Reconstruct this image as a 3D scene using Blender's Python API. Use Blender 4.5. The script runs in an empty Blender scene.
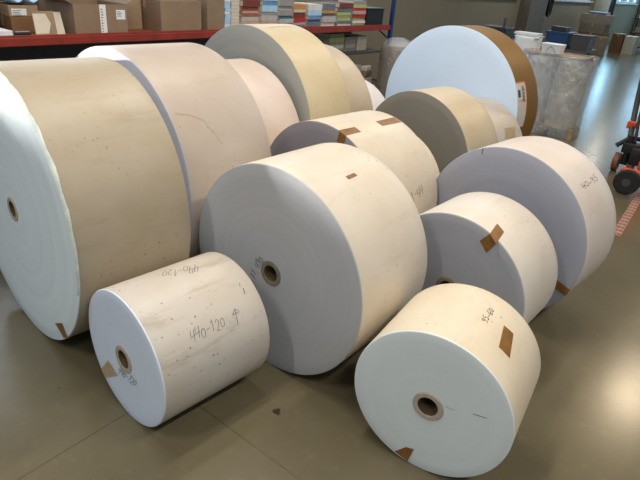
import bpy, bmesh, math, random
from mathutils import Vector, Matrix
random.seed(7)
scn = bpy.context.scene
COL = scn.collection
PI = math.pi

# ------------------------------------------------------------------ helpers
def link(o, parent=None):
    COL.objects.link(o)
    if parent is not None:
        o.parent = parent
    return o

def mesh_obj(name, bm, mats, parent=None, smooth=False, loc=None, rotz=None):
    me = bpy.data.meshes.new(name)
    bm.normal_update()
    bm.to_mesh(me); bm.free()
    for m in (mats if isinstance(mats, (list, tuple)) else [mats]):
        me.materials.append(m)
    if smooth:
        for p in me.polygons: p.use_smooth = True
        try: me.set_sharp_from_angle(angle=math.radians(35))
        except Exception: pass
    o = bpy.data.objects.new(name, me)
    link(o, parent)
    if loc is not None: o.location = loc
    if rotz is not None: o.rotation_euler = (0, 0, rotz)
    return o

def box(bm, x0, x1, y0, y1, z0, z1, bev=0.0, mi=0):
    r = bmesh.ops.create_cube(bm, size=1.0)
    vs = r['verts']
    for v in vs:
        v.co = Vector(((x0+x1)/2 + v.co.x*(x1-x0), (y0+y1)/2 + v.co.y*(y1-y0), (z0+z1)/2 + v.co.z*(z1-z0)))
    fs = set(f for v in vs for f in v.link_faces)
    for f in fs: f.material_index = mi
    if bev > 0:
        es = set(e for v in vs for e in v.link_edges)
        bmesh.ops.bevel(bm, geom=list(es), offset=bev, segments=2, affect='EDGES', profile=0.5)

def quad(bm, pts, mi=0):
    f = bm.faces.new([bm.verts.new(p) for p in pts]); f.material_index = mi; return f

def slab(bm, pts, off, mi=0):
    """closed thin solid from a polygon and an offset vector"""
    a = [bm.verts.new(p) for p in pts]
    b = [bm.verts.new(Vector(p) + Vector(off)) for p in pts]
    n = len(a)
    bm.faces.new(a[::-1]).material_index = mi
    bm.faces.new(b).material_index = mi
    for i in range(n):
        bm.faces.new((a[i], a[(i+1) % n], b[(i+1) % n], b[i])).material_index = mi

def tube(bm, pts, r, seg=8, cap=True, mi=0):
    rings = []
    pts = [Vector(p) for p in pts]
    ref = Vector((0.13, 0.31, 0.94)).normalized()
    for i, p in enumerate(pts):
        d = (pts[min(i+1, len(pts)-1)] - pts[max(i-1, 0)]).normalized()
        a = d.cross(ref)
        if a.length < .05: a = d.cross(Vector((1, 0, 0)))
        a.normalize(); b = d.cross(a)
        rr = r[i] if isinstance(r, (list, tuple)) else r
        rings.append([bm.verts.new(p + (a*math.cos(2*PI*k/seg) + b*math.sin(2*PI*k/seg))*rr) for k in range(seg)])
    for A, B in zip(rings, rings[1:]):
        for k in range(seg):
            bm.faces.new((A[k], A[(k+1) % seg], B[(k+1) % seg], B[k])).material_index = mi
    if cap:
        bm.faces.new(rings[0][::-1]).material_index = mi; bm.faces.new(rings[-1]).material_index = mi

def lathe(bm, prof, seg=48, axis='x', origin=(0, 0, 0), closed=False, mats=None):
    """prof: list of (along, radius)"""
    rings = []
    o = Vector(origin)
    for (a, r) in prof:
        ring = []
        for k in range(seg):
            c, s = math.cos(2*PI*k/seg)*r, math.sin(2*PI*k/seg)*r
            ring.append(bm.verts.new(o + (Vector((a, c, s)) if axis == 'x' else Vector((c, s, a)) if axis == 'z' else Vector((s, a, c)))))
        rings.append(ring)
    n = len(rings)
    rng = range(n) if closed else range(n-1)
    for i in rng:
        A, B = rings[i], rings[(i+1) % n]
        for k in range(seg):
            f = bm.faces.new((A[k], A[(k+1) % seg], B[(k+1) % seg], B[k]))
            if mats: f.material_index = mats[i]
    if not closed:
        if prof[0][1] > 1e-5: bm.faces.new(rings[0][::-1])
        if prof[-1][1] > 1e-5: bm.faces.new(rings[-1])
    bmesh.ops.recalc_face_normals(bm, faces=bm.faces)

# ------------------------------------------------------------------ materials
def new_mat(name):
    m = bpy.data.materials.new(name); m.use_nodes = True
    nt = m.node_tree
    b = nt.nodes['Principled BSDF']
    return m, nt, b
def N(nt, t, **k):
    n = nt.nodes.new(t)
    for a, v in k.items():
        if a.startswith('i_'):
            n.inputs[a[2:].replace('_', ' ')].default_value = v
        else: setattr(n, a, v)
    return n
def rgb(c): return (c[0], c[1], c[2], 1)
def mixc(nt, fac, a, b, mode='MIX'):
    m = nt.nodes.new('ShaderNodeMix'); m.data_type = 'RGBA'; m.blend_type = mode; m.clamp_result = True
    for idx, v in ((0, fac), (6, a), (7, b)):
        if isinstance(v, bpy.types.NodeSocket): nt.links.new(v, m.inputs[idx])
        else: m.inputs[idx].default_value = v if idx == 0 else rgb(v)
    return m.outputs[2]
def ramp(nt, src, stops):
    r = nt.nodes.new('ShaderNodeValToRGB')
    cr = r.color_ramp
    while len(cr.elements) < len(stops): cr.elements.new(.5)
    for e, (p, v) in zip(cr.elements, stops):
        e.position = p; e.color = (v, v, v, 1)
    nt.links.new(src, r.inputs[0]); return r.outputs[0]
def noise(nt, scale, detail=3, rough=.5, vec=None, off=None):
    n = nt.nodes.new('ShaderNodeTexNoise'); n.inputs['Scale'].default_value = scale
    n.inputs['Detail'].default_value = detail; n.inputs['Roughness'].default_value = rough
    if vec is not None: nt.links.new(vec, n.inputs['Vector'])
    return n.outputs['Fac']
def coords(nt, offset=(0, 0, 0), scale=(1, 1, 1)):
    tc = nt.nodes.new('ShaderNodeTexCoord'); mp = nt.nodes.new('ShaderNodeMapping')
    mp.inputs['Location'].default_value = offset; mp.inputs['Scale'].default_value = scale
    nt.links.new(tc.outputs['Object'], mp.inputs['Vector']); return mp.outputs['Vector']

def simple(name, c, rough=.6, metal=0., var=.12, scale=12., bump=0., spec=.4):
    m, nt, b = new_mat(name)
    v = coords(nt)
    f = noise(nt, scale, 4, .6, v)
    dark = tuple(x*(1-var) for x in c); lite = tuple(min(1, x*(1+var)) for x in c)
    nt.links.new(mixc(nt, ramp(nt, f, [(.3, 0), (.7, 1)]), dark, lite), b.inputs['Base Color'])
    b.inputs['Roughness'].default_value = rough; b.inputs['Metallic'].default_value = metal
    b.inputs['Specular IOR Level'].default_value = spec
    if bump:
        bp = nt.nodes.new('ShaderNodeBump'); bp.inputs['Strength'].default_value = bump; bp.inputs['Distance'].default_value = .003
        nt.links.new(noise(nt, scale*4, 3, .5, v), bp.inputs['Height']); nt.links.new(bp.outputs[0], b.inputs['Normal'])
    return m

def wrapper_mat(name, c, dirt=.25, specks=.5, seed=0., rough=.45, tint=None):
    """outer paper layer of a roll: mottled, scuffed along the roll, with dark specks"""
    m, nt, b = new_mat(name)
    v = coords(nt, (seed*3.1, seed*1.7, seed*2.3))
    vs = coords(nt, (seed*1.3, seed*4.7, seed*.3), (1., 5., 5.))
    t = tint or (c[0]*.90, c[1]*.85, c[2]*.77)
    col = mixc(nt, ramp(nt, noise(nt, 2.6, 4, .6, v), [(.35, 0), (.72, 1)]), c, t)
    # scuffs running along the roll
    sc = ramp(nt, noise(nt, 3.2, 6, .65, vs), [(.55, 0), (.78, dirt)])
    col = mixc(nt, sc, col, (c[0]*.58, c[1]*.52, c[2]*.46))
    # smudges
    sm = ramp(nt, noise(nt, 7, 6, .75, v), [(.60, 0), (.80, dirt)])
    col = mixc(nt, sm, col, (.30, .25, .20))
    # specks
    vo = nt.nodes.new('ShaderNodeTexVoronoi'); vo.inputs['Scale'].default_value = 46
    nt.links.new(v, vo.inputs['Vector'])
    sp = ramp(nt, vo.outputs['Distance'], [(.14, 1), (.24, 0)])
    sc3 = nt.nodes.new('ShaderNodeSeparateColor'); nt.links.new(vo.outputs['Color'], sc3.inputs[0])
    pk = ramp(nt, sc3.outputs[0], [(.55, 0), (.9, 1)])
    mq = nt.nodes.new('ShaderNodeMath'); mq.operation = 'MULTIPLY'; nt.links.new(sp, mq.inputs[0]); nt.links.new(pk, mq.inputs[1]); sp = mq.outputs[0]
    ms = ramp(nt, noise(nt, 4.3, 2, .5, v), [(.56-.12*specks, 0), (.70-.12*specks, 1)])
    mu = nt.nodes.new('ShaderNodeMath'); mu.operation = 'MULTIPLY'
    nt.links.new(sp, mu.inputs[0]); nt.links.new(ms, mu.inputs[1])
    mu2 = nt.nodes.new('ShaderNodeMath'); mu2.operation = 'MULTIPLY'; mu2.inputs[1].default_value = .75
    nt.links.new(mu.outputs[0], mu2.inputs[0])
    col = mixc(nt, mu2.outputs[0], col, (.10, .07, .05))
    nt.links.new(col, b.inputs['Base Color'])
    b.inputs['Roughness'].default_value = rough; b.inputs['Specular IOR Level'].default_value = .35
    bp = nt.nodes.new('ShaderNodeBump'); bp.inputs['Strength'].default_value = .25; bp.inputs['Distance'].default_value = .004
    nt.links.new(noise(nt, 9, 4, .6, v), bp.inputs['Height']); nt.links.new(bp.outputs[0], b.inputs['Normal'])
    return m

def face_mat(name, c, R, rings=.06, seed=0., stain=.0):
    """cut end of a roll: fine rings of paper layers"""
    m, nt, b = new_mat(name)
    tc = nt.nodes.new('ShaderNodeTexCoord'); sx = nt.nodes.new('ShaderNodeSeparateXYZ')
    nt.links.new(tc.outputs['Object'], sx.inputs[0])
    def mth(op, a, b_=None):
        n = nt.nodes.new('ShaderNodeMath'); n.operation = op
        for i, q in enumerate((a, b_)):
            if q is None: continue
            if isinstance(q, bpy.types.NodeSocket): nt.links.new(q, n.inputs[i])
            else: n.inputs[i].default_value = q
        return n.outputs[0]
    zz = mth('SUBTRACT', sx.outputs[2], R)
    rad = mth('SQRT', mth('ADD', mth('MULTIPLY', sx.outputs[1], sx.outputs[1]), mth('MULTIPLY', zz, zz)))
    n1 = nt.nodes.new('ShaderNodeTexNoise'); n1.noise_dimensions = '1D'; n1.inputs['Scale'].default_value = 26; n1.inputs['Detail'].default_value = 5
    nt.links.new(mth('ADD', rad, seed), n1.inputs['W'])
    f = ramp(nt, n1.outputs['Fac'], [(.35, 0), (.65, 1)])
    dark = tuple(x*(1-rings) for x in c)
    col = mixc(nt, f, dark, c)
    v = coords(nt, (seed*2.2, seed, seed*3))
    col = mixc(nt, ramp(nt, noise(nt, 3.5, 4, .6, v), [(.45, 0), (.8, .16+stain)]), col, (c[0]*.80, c[1]*.78, c[2]*.76))
    nt.links.new(col, b.inputs['Base Color'])
    b.inputs['Roughness'].default_value = .55; b.inputs['Specular IOR Level'].default_value = .35
    bp = nt.nodes.new('ShaderNodeBump'); bp.inputs['Strength'].default_value = .12; bp.inputs['Distance'].default_value = .002
    nt.links.new(n1.outputs['Fac'], bp.inputs['Height']); nt.links.new(bp.outputs[0], b.inputs['Normal'])
    return m

M = {}
M['core'] = simple('core_board', (.21, .17, .115), .7, scale=60)
M['core_pale'] = simple('core_board_pale', (.42, .36, .28), .7, scale=60)
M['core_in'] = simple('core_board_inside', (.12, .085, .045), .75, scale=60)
M['tape'] = simple('brown_packing_tape', (.22, .10, .022), .45, var=.2, scale=30)
M['tape_pale'] = simple('pale_packing_tape', (.50, .37, .22), .35, var=.25, scale=40)
M['ink'] = simple('ink', (.045, .04, .045), .6)
M['ink_soft'] = simple('crease_line_brown', (.42, .33, .25), .6)  # soft brown of the crease line drawn on the pinkish beige roll
M['label'] = simple('label_paper', (.80, .74, .66), .5, var=.05)
M['orange'] = simple('label_orange', (.85, .22, .06), .5)
M['card'] = simple('cardboard', (.27, .19, .125), .75, var=.10, scale=6, bump=.1)
M['card2'] = simple('cardboard_light', (.34, .24, .155), .75, var=.10, scale=6, bump=.1)
M['card3'] = simple('cardboard_orange_brown', (.22, .115, .05), .75, var=.15, scale=6)
M['white'] = simple('white_paper', (.80, .82, .84), .6, var=.04)
M['cream_edge'] = simple('frayed_edge_paper', (.62, .68, .64), .6, var=.15, scale=25)
M['cream'] = simple('cream_paper', (.72, .66, .54), .6, var=.06)
M['blue_paper'] = simple('pale_blue_paper', (.45, .66, .88), .5, var=.06)
M['red'] = simple('red_rack_paint', (.26, .032, .022), .42, var=.2, scale=8)
M['reddeck'] = simple('rack_deck_board', (.30, .08, .03), .6, var=.2, scale=8)
M['bluepaint'] = simple('blue_rack_paint', (.012, .035, .15), .4)
M['black'] = simple('black_plastic', (.018, .018, .02), .45)
M['dark'] = simple('dark_grey_plastic', (.06, .06, .065), .5)
M['rubber'] = simple('rubber', (.02, .02, .02), .8)
M['steel'] = simple('steel', (.45, .45, .46), .35, .9)
M['jack'] = simple('orange_red_paint', (.75, .085, .025), .35, var=.1)
M['wheelbrown'] = simple('brown_polyurethane', (.22, .09, .05), .5)
M['navy'] = simple('navy_plastic', (.02, .055, .15), .4)
M['taupe'] = simple('taupe_column_paint', (.16, .14, .11), .7)
M['wall'] = simple('beige_wall_paint', (.28, .245, .175), .8, var=.05, scale=1.2)
M['wallcream'] = simple('cream_column_paint', (.62, .58, .47), .7, var=.04)
M['ceil'] = simple('ceiling_paint', (.62, .60, .56), .8, var=.04, scale=.5)
M['frame'] = simple('window_frame_paint', (.60, .62, .62), .45)
M['wood'] = simple('pallet_wood', (.42, .29, .16), .7, var=.2, scale=14)
M['table'] = simple('dark_table_laminate', (.07, .055, .045), .5)

def glass_mat():
    m, nt, b = new_mat('window_glass')
    tr = nt.nodes.new('ShaderNodeBsdfTransparent'); gl = nt.nodes.new('ShaderNodeBsdfGlossy'); gl.inputs['Roughness'].default_value = .02
    mx = nt.nodes.new('ShaderNodeMixShader'); mx.inputs[0].default_value = .08
    nt.links.new(tr.outputs[0], mx.inputs[1]); nt.links.new(gl.outputs[0], mx.inputs[2])
    nt.links.new(mx.outputs[0], nt.nodes['Material Output'].inputs[0]); return m
M['glass'] = glass_mat()
def wrap_mat():
    m, nt, b = new_mat('clear_stretch_film')
    v = coords(nt, (0, 0, 0), (1, 1, .45))
    tr = nt.nodes.new('ShaderNodeBsdfTransparent'); tr.inputs[0].default_value = (.90, .90, .88, 1)
    gl = nt.nodes.new('ShaderNodeBsdfGlossy'); gl.inputs['Roughness'].default_value = .12; gl.inputs[0].default_value = (.9, .92, .95, 1)
    df = nt.nodes.new('ShaderNodeBsdfDiffuse'); df.inputs[0].default_value = (.75, .75, .72, 1)
    bp = nt.nodes.new('ShaderNodeBump'); bp.inputs['Strength'].default_value = 1.; bp.inputs['Distance'].default_value = .08
    nt.links.new(noise(nt, 9, 5, .65, v), bp.inputs['Height']); nt.links.new(bp.outputs[0], gl.inputs['Normal'])
    m1 = nt.nodes.new('ShaderNodeMixShader'); m1.inputs[0].default_value = .30
    nt.links.new(gl.outputs[0], m1.inputs[1]); nt.links.new(df.outputs[0], m1.inputs[2])
    m2 = nt.nodes.new('ShaderNodeMixShader')
    nt.links.new(ramp(nt, noise(nt, 5, 5, .7, v), [(.3, .30), (.75, .75)]), m2.inputs[0])
    nt.links.new(tr.outputs[0], m2.inputs[1]); nt.links.new(m1.outputs[0], m2.inputs[2])
    nt.links.new(m2.outputs[0], nt.nodes['Material Output'].inputs[0]); return m
M['film'] = wrap_mat()

def floor_mat():
    m, nt, b = new_mat('coated_concrete_floor')
    v = coords(nt)
    c1, c2 = (.158, .134, .080), (.118, .101, .062)
    col = mixc(nt, ramp(nt, noise(nt, .9, 5, .6, v), [(.35, 0), (.7, 1)]), c1, c2)
    col = mixc(nt, ramp(nt, noise(nt, 16, 5, .7, v), [(.55, 0), (.85, .3)]), col, (.27, .24, .16))
    vo = nt.nodes.new('ShaderNodeTexVoronoi'); vo.inputs['Scale'].default_value = 3.2
    nt.links.new(v, vo.inputs['Vector'])
    col = mixc(nt, ramp(nt, vo.outputs['Distance'], [(.015, .8), (.03, 0)]), col, (.05, .04, .03))
    nt.links.new(col, b.inputs['Base Color'])
    mr = nt.nodes.new('ShaderNodeMapRange'); mr.inputs['To Min'].default_value = .17; mr.inputs['To Max'].default_value = .27
    nt.links.new(noise(nt, 2.5, 5, .65, v), mr.inputs['Value']); nt.links.new(mr.outputs[0], b.inputs['Roughness'])
    b.inputs['Specular IOR Level'].default_value = .42
    bp = nt.nodes.new('ShaderNodeBump'); bp.inputs['Strength'].default_value = .04; bp.inputs['Distance'].default_value = .004
    nt.links.new(noise(nt, 22, 4, .6, v), bp.inputs['Height']); nt.links.new(bp.outputs[0], b.inputs['Normal'])
    return m
M['floor'] = floor_mat()
M['joint'] = simple('floor_joint_filler', (.10, .085, .055), .5)

# ------------------------------------------------------------------ frames
PHI = math.radians(53.8)
D1 = Vector((math.cos(PHI), math.sin(PHI), 0)); D2 = Vector((-math.sin(PHI), math.cos(PHI), 0))
def W(s, t, z=0.0): return D1*s + D2*t + Vector((0, 0, z))

def tag(o, label, cat, group=None, kind=None):
    o['label'] = label; o['category'] = cat
    if group: o['group'] = group
    if kind: o['kind'] = kind
    return o
def thing(name, label, cat, s, t, z=0.0, rot=0.0, group=None):
    o = bpy.data.objects.new(name, None); o.empty_display_size = .1
    link(o); o.location = W(s, t, z); o.rotation_euler = (0, 0, PHI + rot)
    return tag(o, label, cat, group)
def struct(name, bm, m, smooth=False):
    o = mesh_obj(name, bm, m, smooth=smooth); o.rotation_euler = (0, 0, PHI); o['kind'] = 'structure'; return o
def solo(name, bm, m, label, cat, s, t, z=0., rot=0., group=None, smooth=False):
    o = mesh_obj(name, bm, m, smooth=smooth); o.location = W(s, t, z); o.rotation_euler = (0, 0, PHI+rot)
    return tag(o, label, cat, group)

# ------------------------------------------------------------------ setting
TW = 5.6; S0, S1, T0 = -6.0, 32.0, -9.0; ZC = 4.6
bm = bmesh.new(); box(bm, S0, S1, T0, TW+.2, -.1, 0); struct('floor', bm, M['floor'])
bm = bmesh.new(); box(bm, S0, S1, T0, TW+.2, ZC, ZC+.15); struct('ceiling', bm, M['ceil'])
WIN = [(-4.5, -1.2), (.2, 4.0), (5.4, 9.6), (11.2, 15.4), (17.7, 23.0), (26.3, 31.2)]
ZS, ZT = 1.53, 3.5
bm = bmesh.new()
box(bm, S0, S1, TW, TW+.2, 0, ZS); box(bm, S0, S1, TW, TW+.2, ZT, ZC)
xs = [S0] + [x for w in WIN for x in w] + [S1]
for i in range(0, len(xs), 2): box(bm, xs[i], xs[i+1], TW, TW+.2, ZS, ZT)
struct('wall_left', bm, M['wall'])
FT0, FT1, FZ0, FZ1 = -6.0, 5.0, 1.9, 4.3
bm = bmesh.new(); box(bm, S1, S1+.2, T0, TW+.2, 0, FZ0); box(bm, S1, S1+.2, T0, TW+.2, FZ1, ZC); box(bm, S1, S1+.2, T0, FT0, FZ0, FZ1); box(bm, S1, S1+.2, FT1, TW+.2, FZ0, FZ1)
struct('wall_far', bm, M['wall'])
bm = bmesh.new(); box(bm, S1+.05, S1+.12, FT0, FT1, FZ0, FZ0+.06); box(bm, S1+.05, S1+.12, FT0, FT1, FZ1-.06, FZ1)
for k in range(9): y = FT0+.04+(FT1-FT0-.08)*k/8; box(bm, S1+.05, S1+.12, y-.04, y+.04, FZ0+.06, FZ1-.06)
fr = struct('window_7', bm, M['frame'])  # unseen window added to give the far floor a bluish reflection
bm = bmesh.new(); box(bm, S1+.08, S1+.09, FT0+.08, FT1-.08, FZ0+.06, FZ1-.06); mesh_obj('pane', bm, M['glass'], fr)
for i, (a, b) in enumerate(WIN):
    bm = bmesh.new()
    for (x0, x1, z0, z1) in [(a, b, ZS, ZS+.06), (a, b, ZT-.06, ZT), (a, a+.06, ZS+.06, ZT-.06), (b-.06, b, ZS+.06, ZT-.06)]:
        box(bm, x0, x1, TW+.05, TW+.12, z0, z1)
    n = 3
    for k in range(1, n):
        x = a+(b-a)*k/n; box(bm, x-.03, x+.03, TW+.05, TW+.12, ZS+.06, ZT-.06)
    fr = struct('window_%d' % (i+1), bm, M['frame'])
    bm = bmesh.new(); box(bm, a+.06, b-.06, TW+.08, TW+.09, ZS+.06, ZT-.06)
    mesh_obj('pane', bm, M['glass'], fr)
    bm = bmesh.new(); box(bm, a-.05, b+.05, TW-.07, TW+.05, ZS-.05, ZS-.001, .005)
    mesh_obj('window_sill', bm, M['frame'], fr)
# columns on the wall
bm = bmesh.new(); box(bm, 15.75, 17.1, TW-.3, TW, 0, ZC); struct('trim_1', bm, M['taupe'])
bm = bmesh.new(); box(bm, 23.6, 24.5, TW-.45, TW, 0, ZC); struct('trim_2', bm, M['wallcream'])
# floor joints (cut lines in the coating)
bm = bmesh.new()
box(bm, -6, 1.165, 1.601, 1.606, -.01, .0008); struct('trim_3', bm, M['joint'])
bm = bmesh.new()
box(bm, 1.163, 1.168, -6, 5.5, -.01, .0010); struct('trim_4', bm, M['joint'])

# ------------------------------------------------------------------ paper rolls
FIT = {
'L': (0.4444, 1.5498, 1.05187, 0.30747, 0.42759), 'K': (0.6309, 2.3030, 0.89814, 0.37831, 0.43713),
'J': (0.9775, 2.7873, 0.82473, 0.47854, 0.42929), 'D': (-0.2047, 2.1034, 0.91738, 0.49288, 0.51874),
'C': (-0.7273, 1.6941, 0.85012, 0.28823, 0.50989), 'A': (-1.4022, 2.2438, 0.83838, 0.63603, 0.522),
'B': (-1.1260, 2.8002, 0.88600, 0.64819, 0.54459), 'E': (-0.0383, 2.9564, 0.84741, 0.48564, 0.53253),
'F': (-0.6317, 4.0299, 0.87181, 0.67242, 0.43538), 'I': (0.6417, 4.0650, 0.80797, 0.49178, 0.43311),
'H': (1.0323, 5.0426, 0.82374, 0.69295, 0.38854),
'B2': (-0.5920, 3.9420, 0.87500, 0.56500, 0.52), 'F2': (-0.0988, 4.7180, 0.87181, 0.59312, 0.392),
'I2': (1.3235, 4.7576, 0.80797, 0.42716, 0.392), 'G': (0.2211, 5.0318, 0.87181, 0.44781, 0.386),
'E2': (0.4826, 3.6980, 0.84741, 0.40149, 0.355)}
MARKS = {'A': [('f', 'tape', [[-0.3071, -0.4587], [-0.3952, -0.4115], [-0.4164, -0.4429], [-0.4386, -0.4712], [-0.3854, -0.4957], [-0.3491, -0.4772]], {})],
 'B': [('s', 'line', [[0.0359, 1.5811], [0.1113, 1.5993], [0.1709, 1.6336], [0.2005, 1.689], [0.2336, 1.7644]], {'c': 'crease', 'w': 0.004})],
 'C': [('f', 'tape', [[0.2138, -0.1785], [0.14, -0.0876], [0.0682, -0.1227], [0.1886, -0.21]], {}),
       ('s', 'text', [[0.1492, 0.7525], [0.3081, 0.7493], [0.1552, 0.7071]], {'t': '440-120', 'w': 0.0018}),
       ('s', 'text', [[0.3722, 0.4296], [0.2297, 0.3835], [0.3377, 0.4819]], {'t': '440-120', 'w': 0.0018}),
       ('s', 'arrow', [[0.3611, 0.7665], [0.3717, 0.7023], [0.3527, 0.7207], [0.3885, 0.7197]], {'w': 0.0018}),
       ('f', 'text', [[0.0667, -0.1047], [-0.0718, -0.0876], [0.0308, -0.057]], {'t': '440-120', 'w': 0.0018}),
       ('s', 'line', [[0.4531, 0.6377], [0.4471, 0.6641]], {'w': 0.003}), ('s', 'line', [[0.4519, 0.6119], [0.4432, 0.6288]], {'w': 0.002})],
 'D': [('s', 'tape', [[0.2295, 0.9672], [0.2915, 0.9643], [0.296, 0.9831], [0.2294, 0.9872]], {}),
       ('f', 'text', [[0.097, -0.0743], [0.0444, 0.0508], [0.1302, -0.0566]], {'t': '11.490', 'w': 0.003})],
 'E': [('s', 'tape', [[0.0, 0.88], [0.134, 0.88], [0.134, 0.932], [0.0, 0.935]], {}),
       ('f', 'tape', [[-0.1285, 0.4703], [-0.1741, 0.4555], [-0.163, 0.405], [-0.1139, 0.4121]], {}),
       ('s', 'tape', [[0.337, 0.868], [0.52, 0.864], [0.52, 0.922], [0.337, 0.922]], {}),
       ('s', 'text', [[0.267, 1.4109], [0.3892, 1.3865], [0.2565, 1.3576]], {'t': '1-44', 'w': 0.003})],
 'F': [('s', 'line', [[0.0981, 1.1716], [0.2415, 1.1422], [0.3478, 1.1576]], {'w': 0.004})],
 'H': [],
 'I2': [],
 'J': [('f', 'tape', [[-0.3723, -0.1227], [-0.4568, -0.1494], [-0.4425, -0.1929], [-0.3744, -0.1705]], {}),
       ('s', 'text', [[0.1269, 1.1283], [0.3484, 1.1187], [0.1247, 1.0923]], {'t': '40-95', 'w': 0.003}),
       ('f', 'line', [[0.1851, 0.4401], [0.1864, 0.4061]], {'w': 0.004})],
 'K': [('s', 'tape', [[0.1124, 0.7248], [0.0953, 0.7751], [-0.0302, 0.7987], [-0.0066, 0.7463]], {}),
       ('f', 'tape', [[-0.1456, 0.3452], [-0.1842, 0.3104], [-0.1516, 0.2547], [-0.1102, 0.2988]], {})],
 'L': [('s', 'tape', [[0.2736, 0.6362], [0.2813, 0.6821], [0.1516, 0.7131], [0.1437, 0.6584]], {}),
       ('f', 'tape', [[0.0907, -0.2817], [0.0506, -0.2339], [0.0183, -0.2253], [0.0341, -0.2988]], {}),
       ('s', 'text', [[0.2087, 0.5825], [0.3162, 0.582], [0.2093, 0.5575]], {'t': '95-60', 'w': 0.003}),
       ('f', 'line', [[-0.0598, 0.0354], [-0.0968, 0.0373]], {'w': 0.0012}), ('f', 'line', [[-0.1588, 0.0557], [-0.2071, 0.063]], {'w': 0.002})]}

GLY = {
'4': [[(.15, 1), (0, .42), (.75, .5)], [(.68, .98), (.5, 0)]],
'0': [[(.45, .8), (.15, .7), (.05, .35), (.25, .05), (.6, .1), (.75, .4), (.65, .72), (.42, .8)]],
'o': [[(.45, .6), (.15, .5), (.1, .2), (.35, .0), (.65, .1), (.7, .4), (.45, .6)]],
'1': [[(.15, .7), (.45, 1), (.38, 0)]],
'2': [[(.1, .8), (.35, 1), (.65, .85), (.6, .55), (.1, .03), (.45, .08), (.75, 0)]],
'5': [[(.7, 1), (.25, .95), (.15, .55), (.55, .6), (.7, .3), (.45, .02), (.1, .08)]],
'6': [[(.65, 1), (.25, .65), (.1, .25), (.35, .0), (.65, .15), (.6, .42), (.2, .38)]],
'9': [[(.65, .75), (.4, 1), (.15, .8), (.3, .55), (.65, .7), (.62, .3), (.35, 0)]],
'-': [[(.1, .45), (.7, .5)]],
'.': [[(.1, .05), (.25, .05)]],
}
def ribbon(bm, pts, w, surf, h=.0009):
    """pts in surface coords -> thin raised stroke"""
    out = []
    n = len(pts)
    dens = []
    for i in range(n-1):
        (a, b), (c, d) = pts[i], pts[i+1]
        L = math.hypot(c-a, d-b); k = max(1, int(L/.012))
        for j in range(k): dens.append((a+(c-a)*j/k, b+(d-b)*j/k))
    dens.append(pts[-1])
    prev = None
    for i, (a, b) in enumerate(dens):
        p, q = dens[max(i-1, 0)], dens[min(i+1, len(dens)-1)]
        dx, dy = q[0]-p[0], q[1]-p[1]; l = math.hypot(dx, dy) or 1
        nx, ny = -dy/l*w/2, dx/l*w/2
        cur = [bm.verts.new(surf(a+nx, b+ny, h)), bm.verts.new(surf(a-nx, b-ny, h))]
        if prev: bm.faces.new((prev[0], prev[1], cur[1], cur[0]))
        prev = cur

def patch(bm, corners, surf, h=.0012, n=8):
    """quad patch draped on surface with small thickness"""
    a, b, c, d = corners[:4]
    def P(i, j, hh):
        u, v = i/n, j/n
        x = (a[0]*(1-u)+b[0]*u)*(1-v) + (d[0]*(1-u)+c[0]*u)*v
        y = (a[1]*(1-u)+b[1]*u)*(1-v) + (d[1]*(1-u)+c[1]*u)*v
        return surf(x, y, hh)
    top = [[bm.verts.new(P(i, j, h)) for j in range(n+1)] for i in range(n+1)]
    bot = [[bm.verts.new(P(i, j, .0001)) for j in range(n+1)] for i in range(n+1)]
    for i in range(n):
        for j in range(n):
            bm.faces.new((top[i][j], top[i+1][j], top[i+1][j+1], top[i][j+1]))
    edge = [(i, 0) for i in range(n+1)] + [(n, j) for j in range(1, n+1)] + [(i, n) for i in range(n-1, -1, -1)] + [(0, j) for j in range(n-1, 0, -1)]
    for k in range(len(edge)):
        (i, j), (p, q) = edge[k], edge[(k+1) % len(edge)]
        bm.faces.new((top[i][j], bot[i][j], bot[p][q], top[p][q]))
    bmesh.ops.recalc_face_normals(bm, faces=bm.faces)

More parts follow.
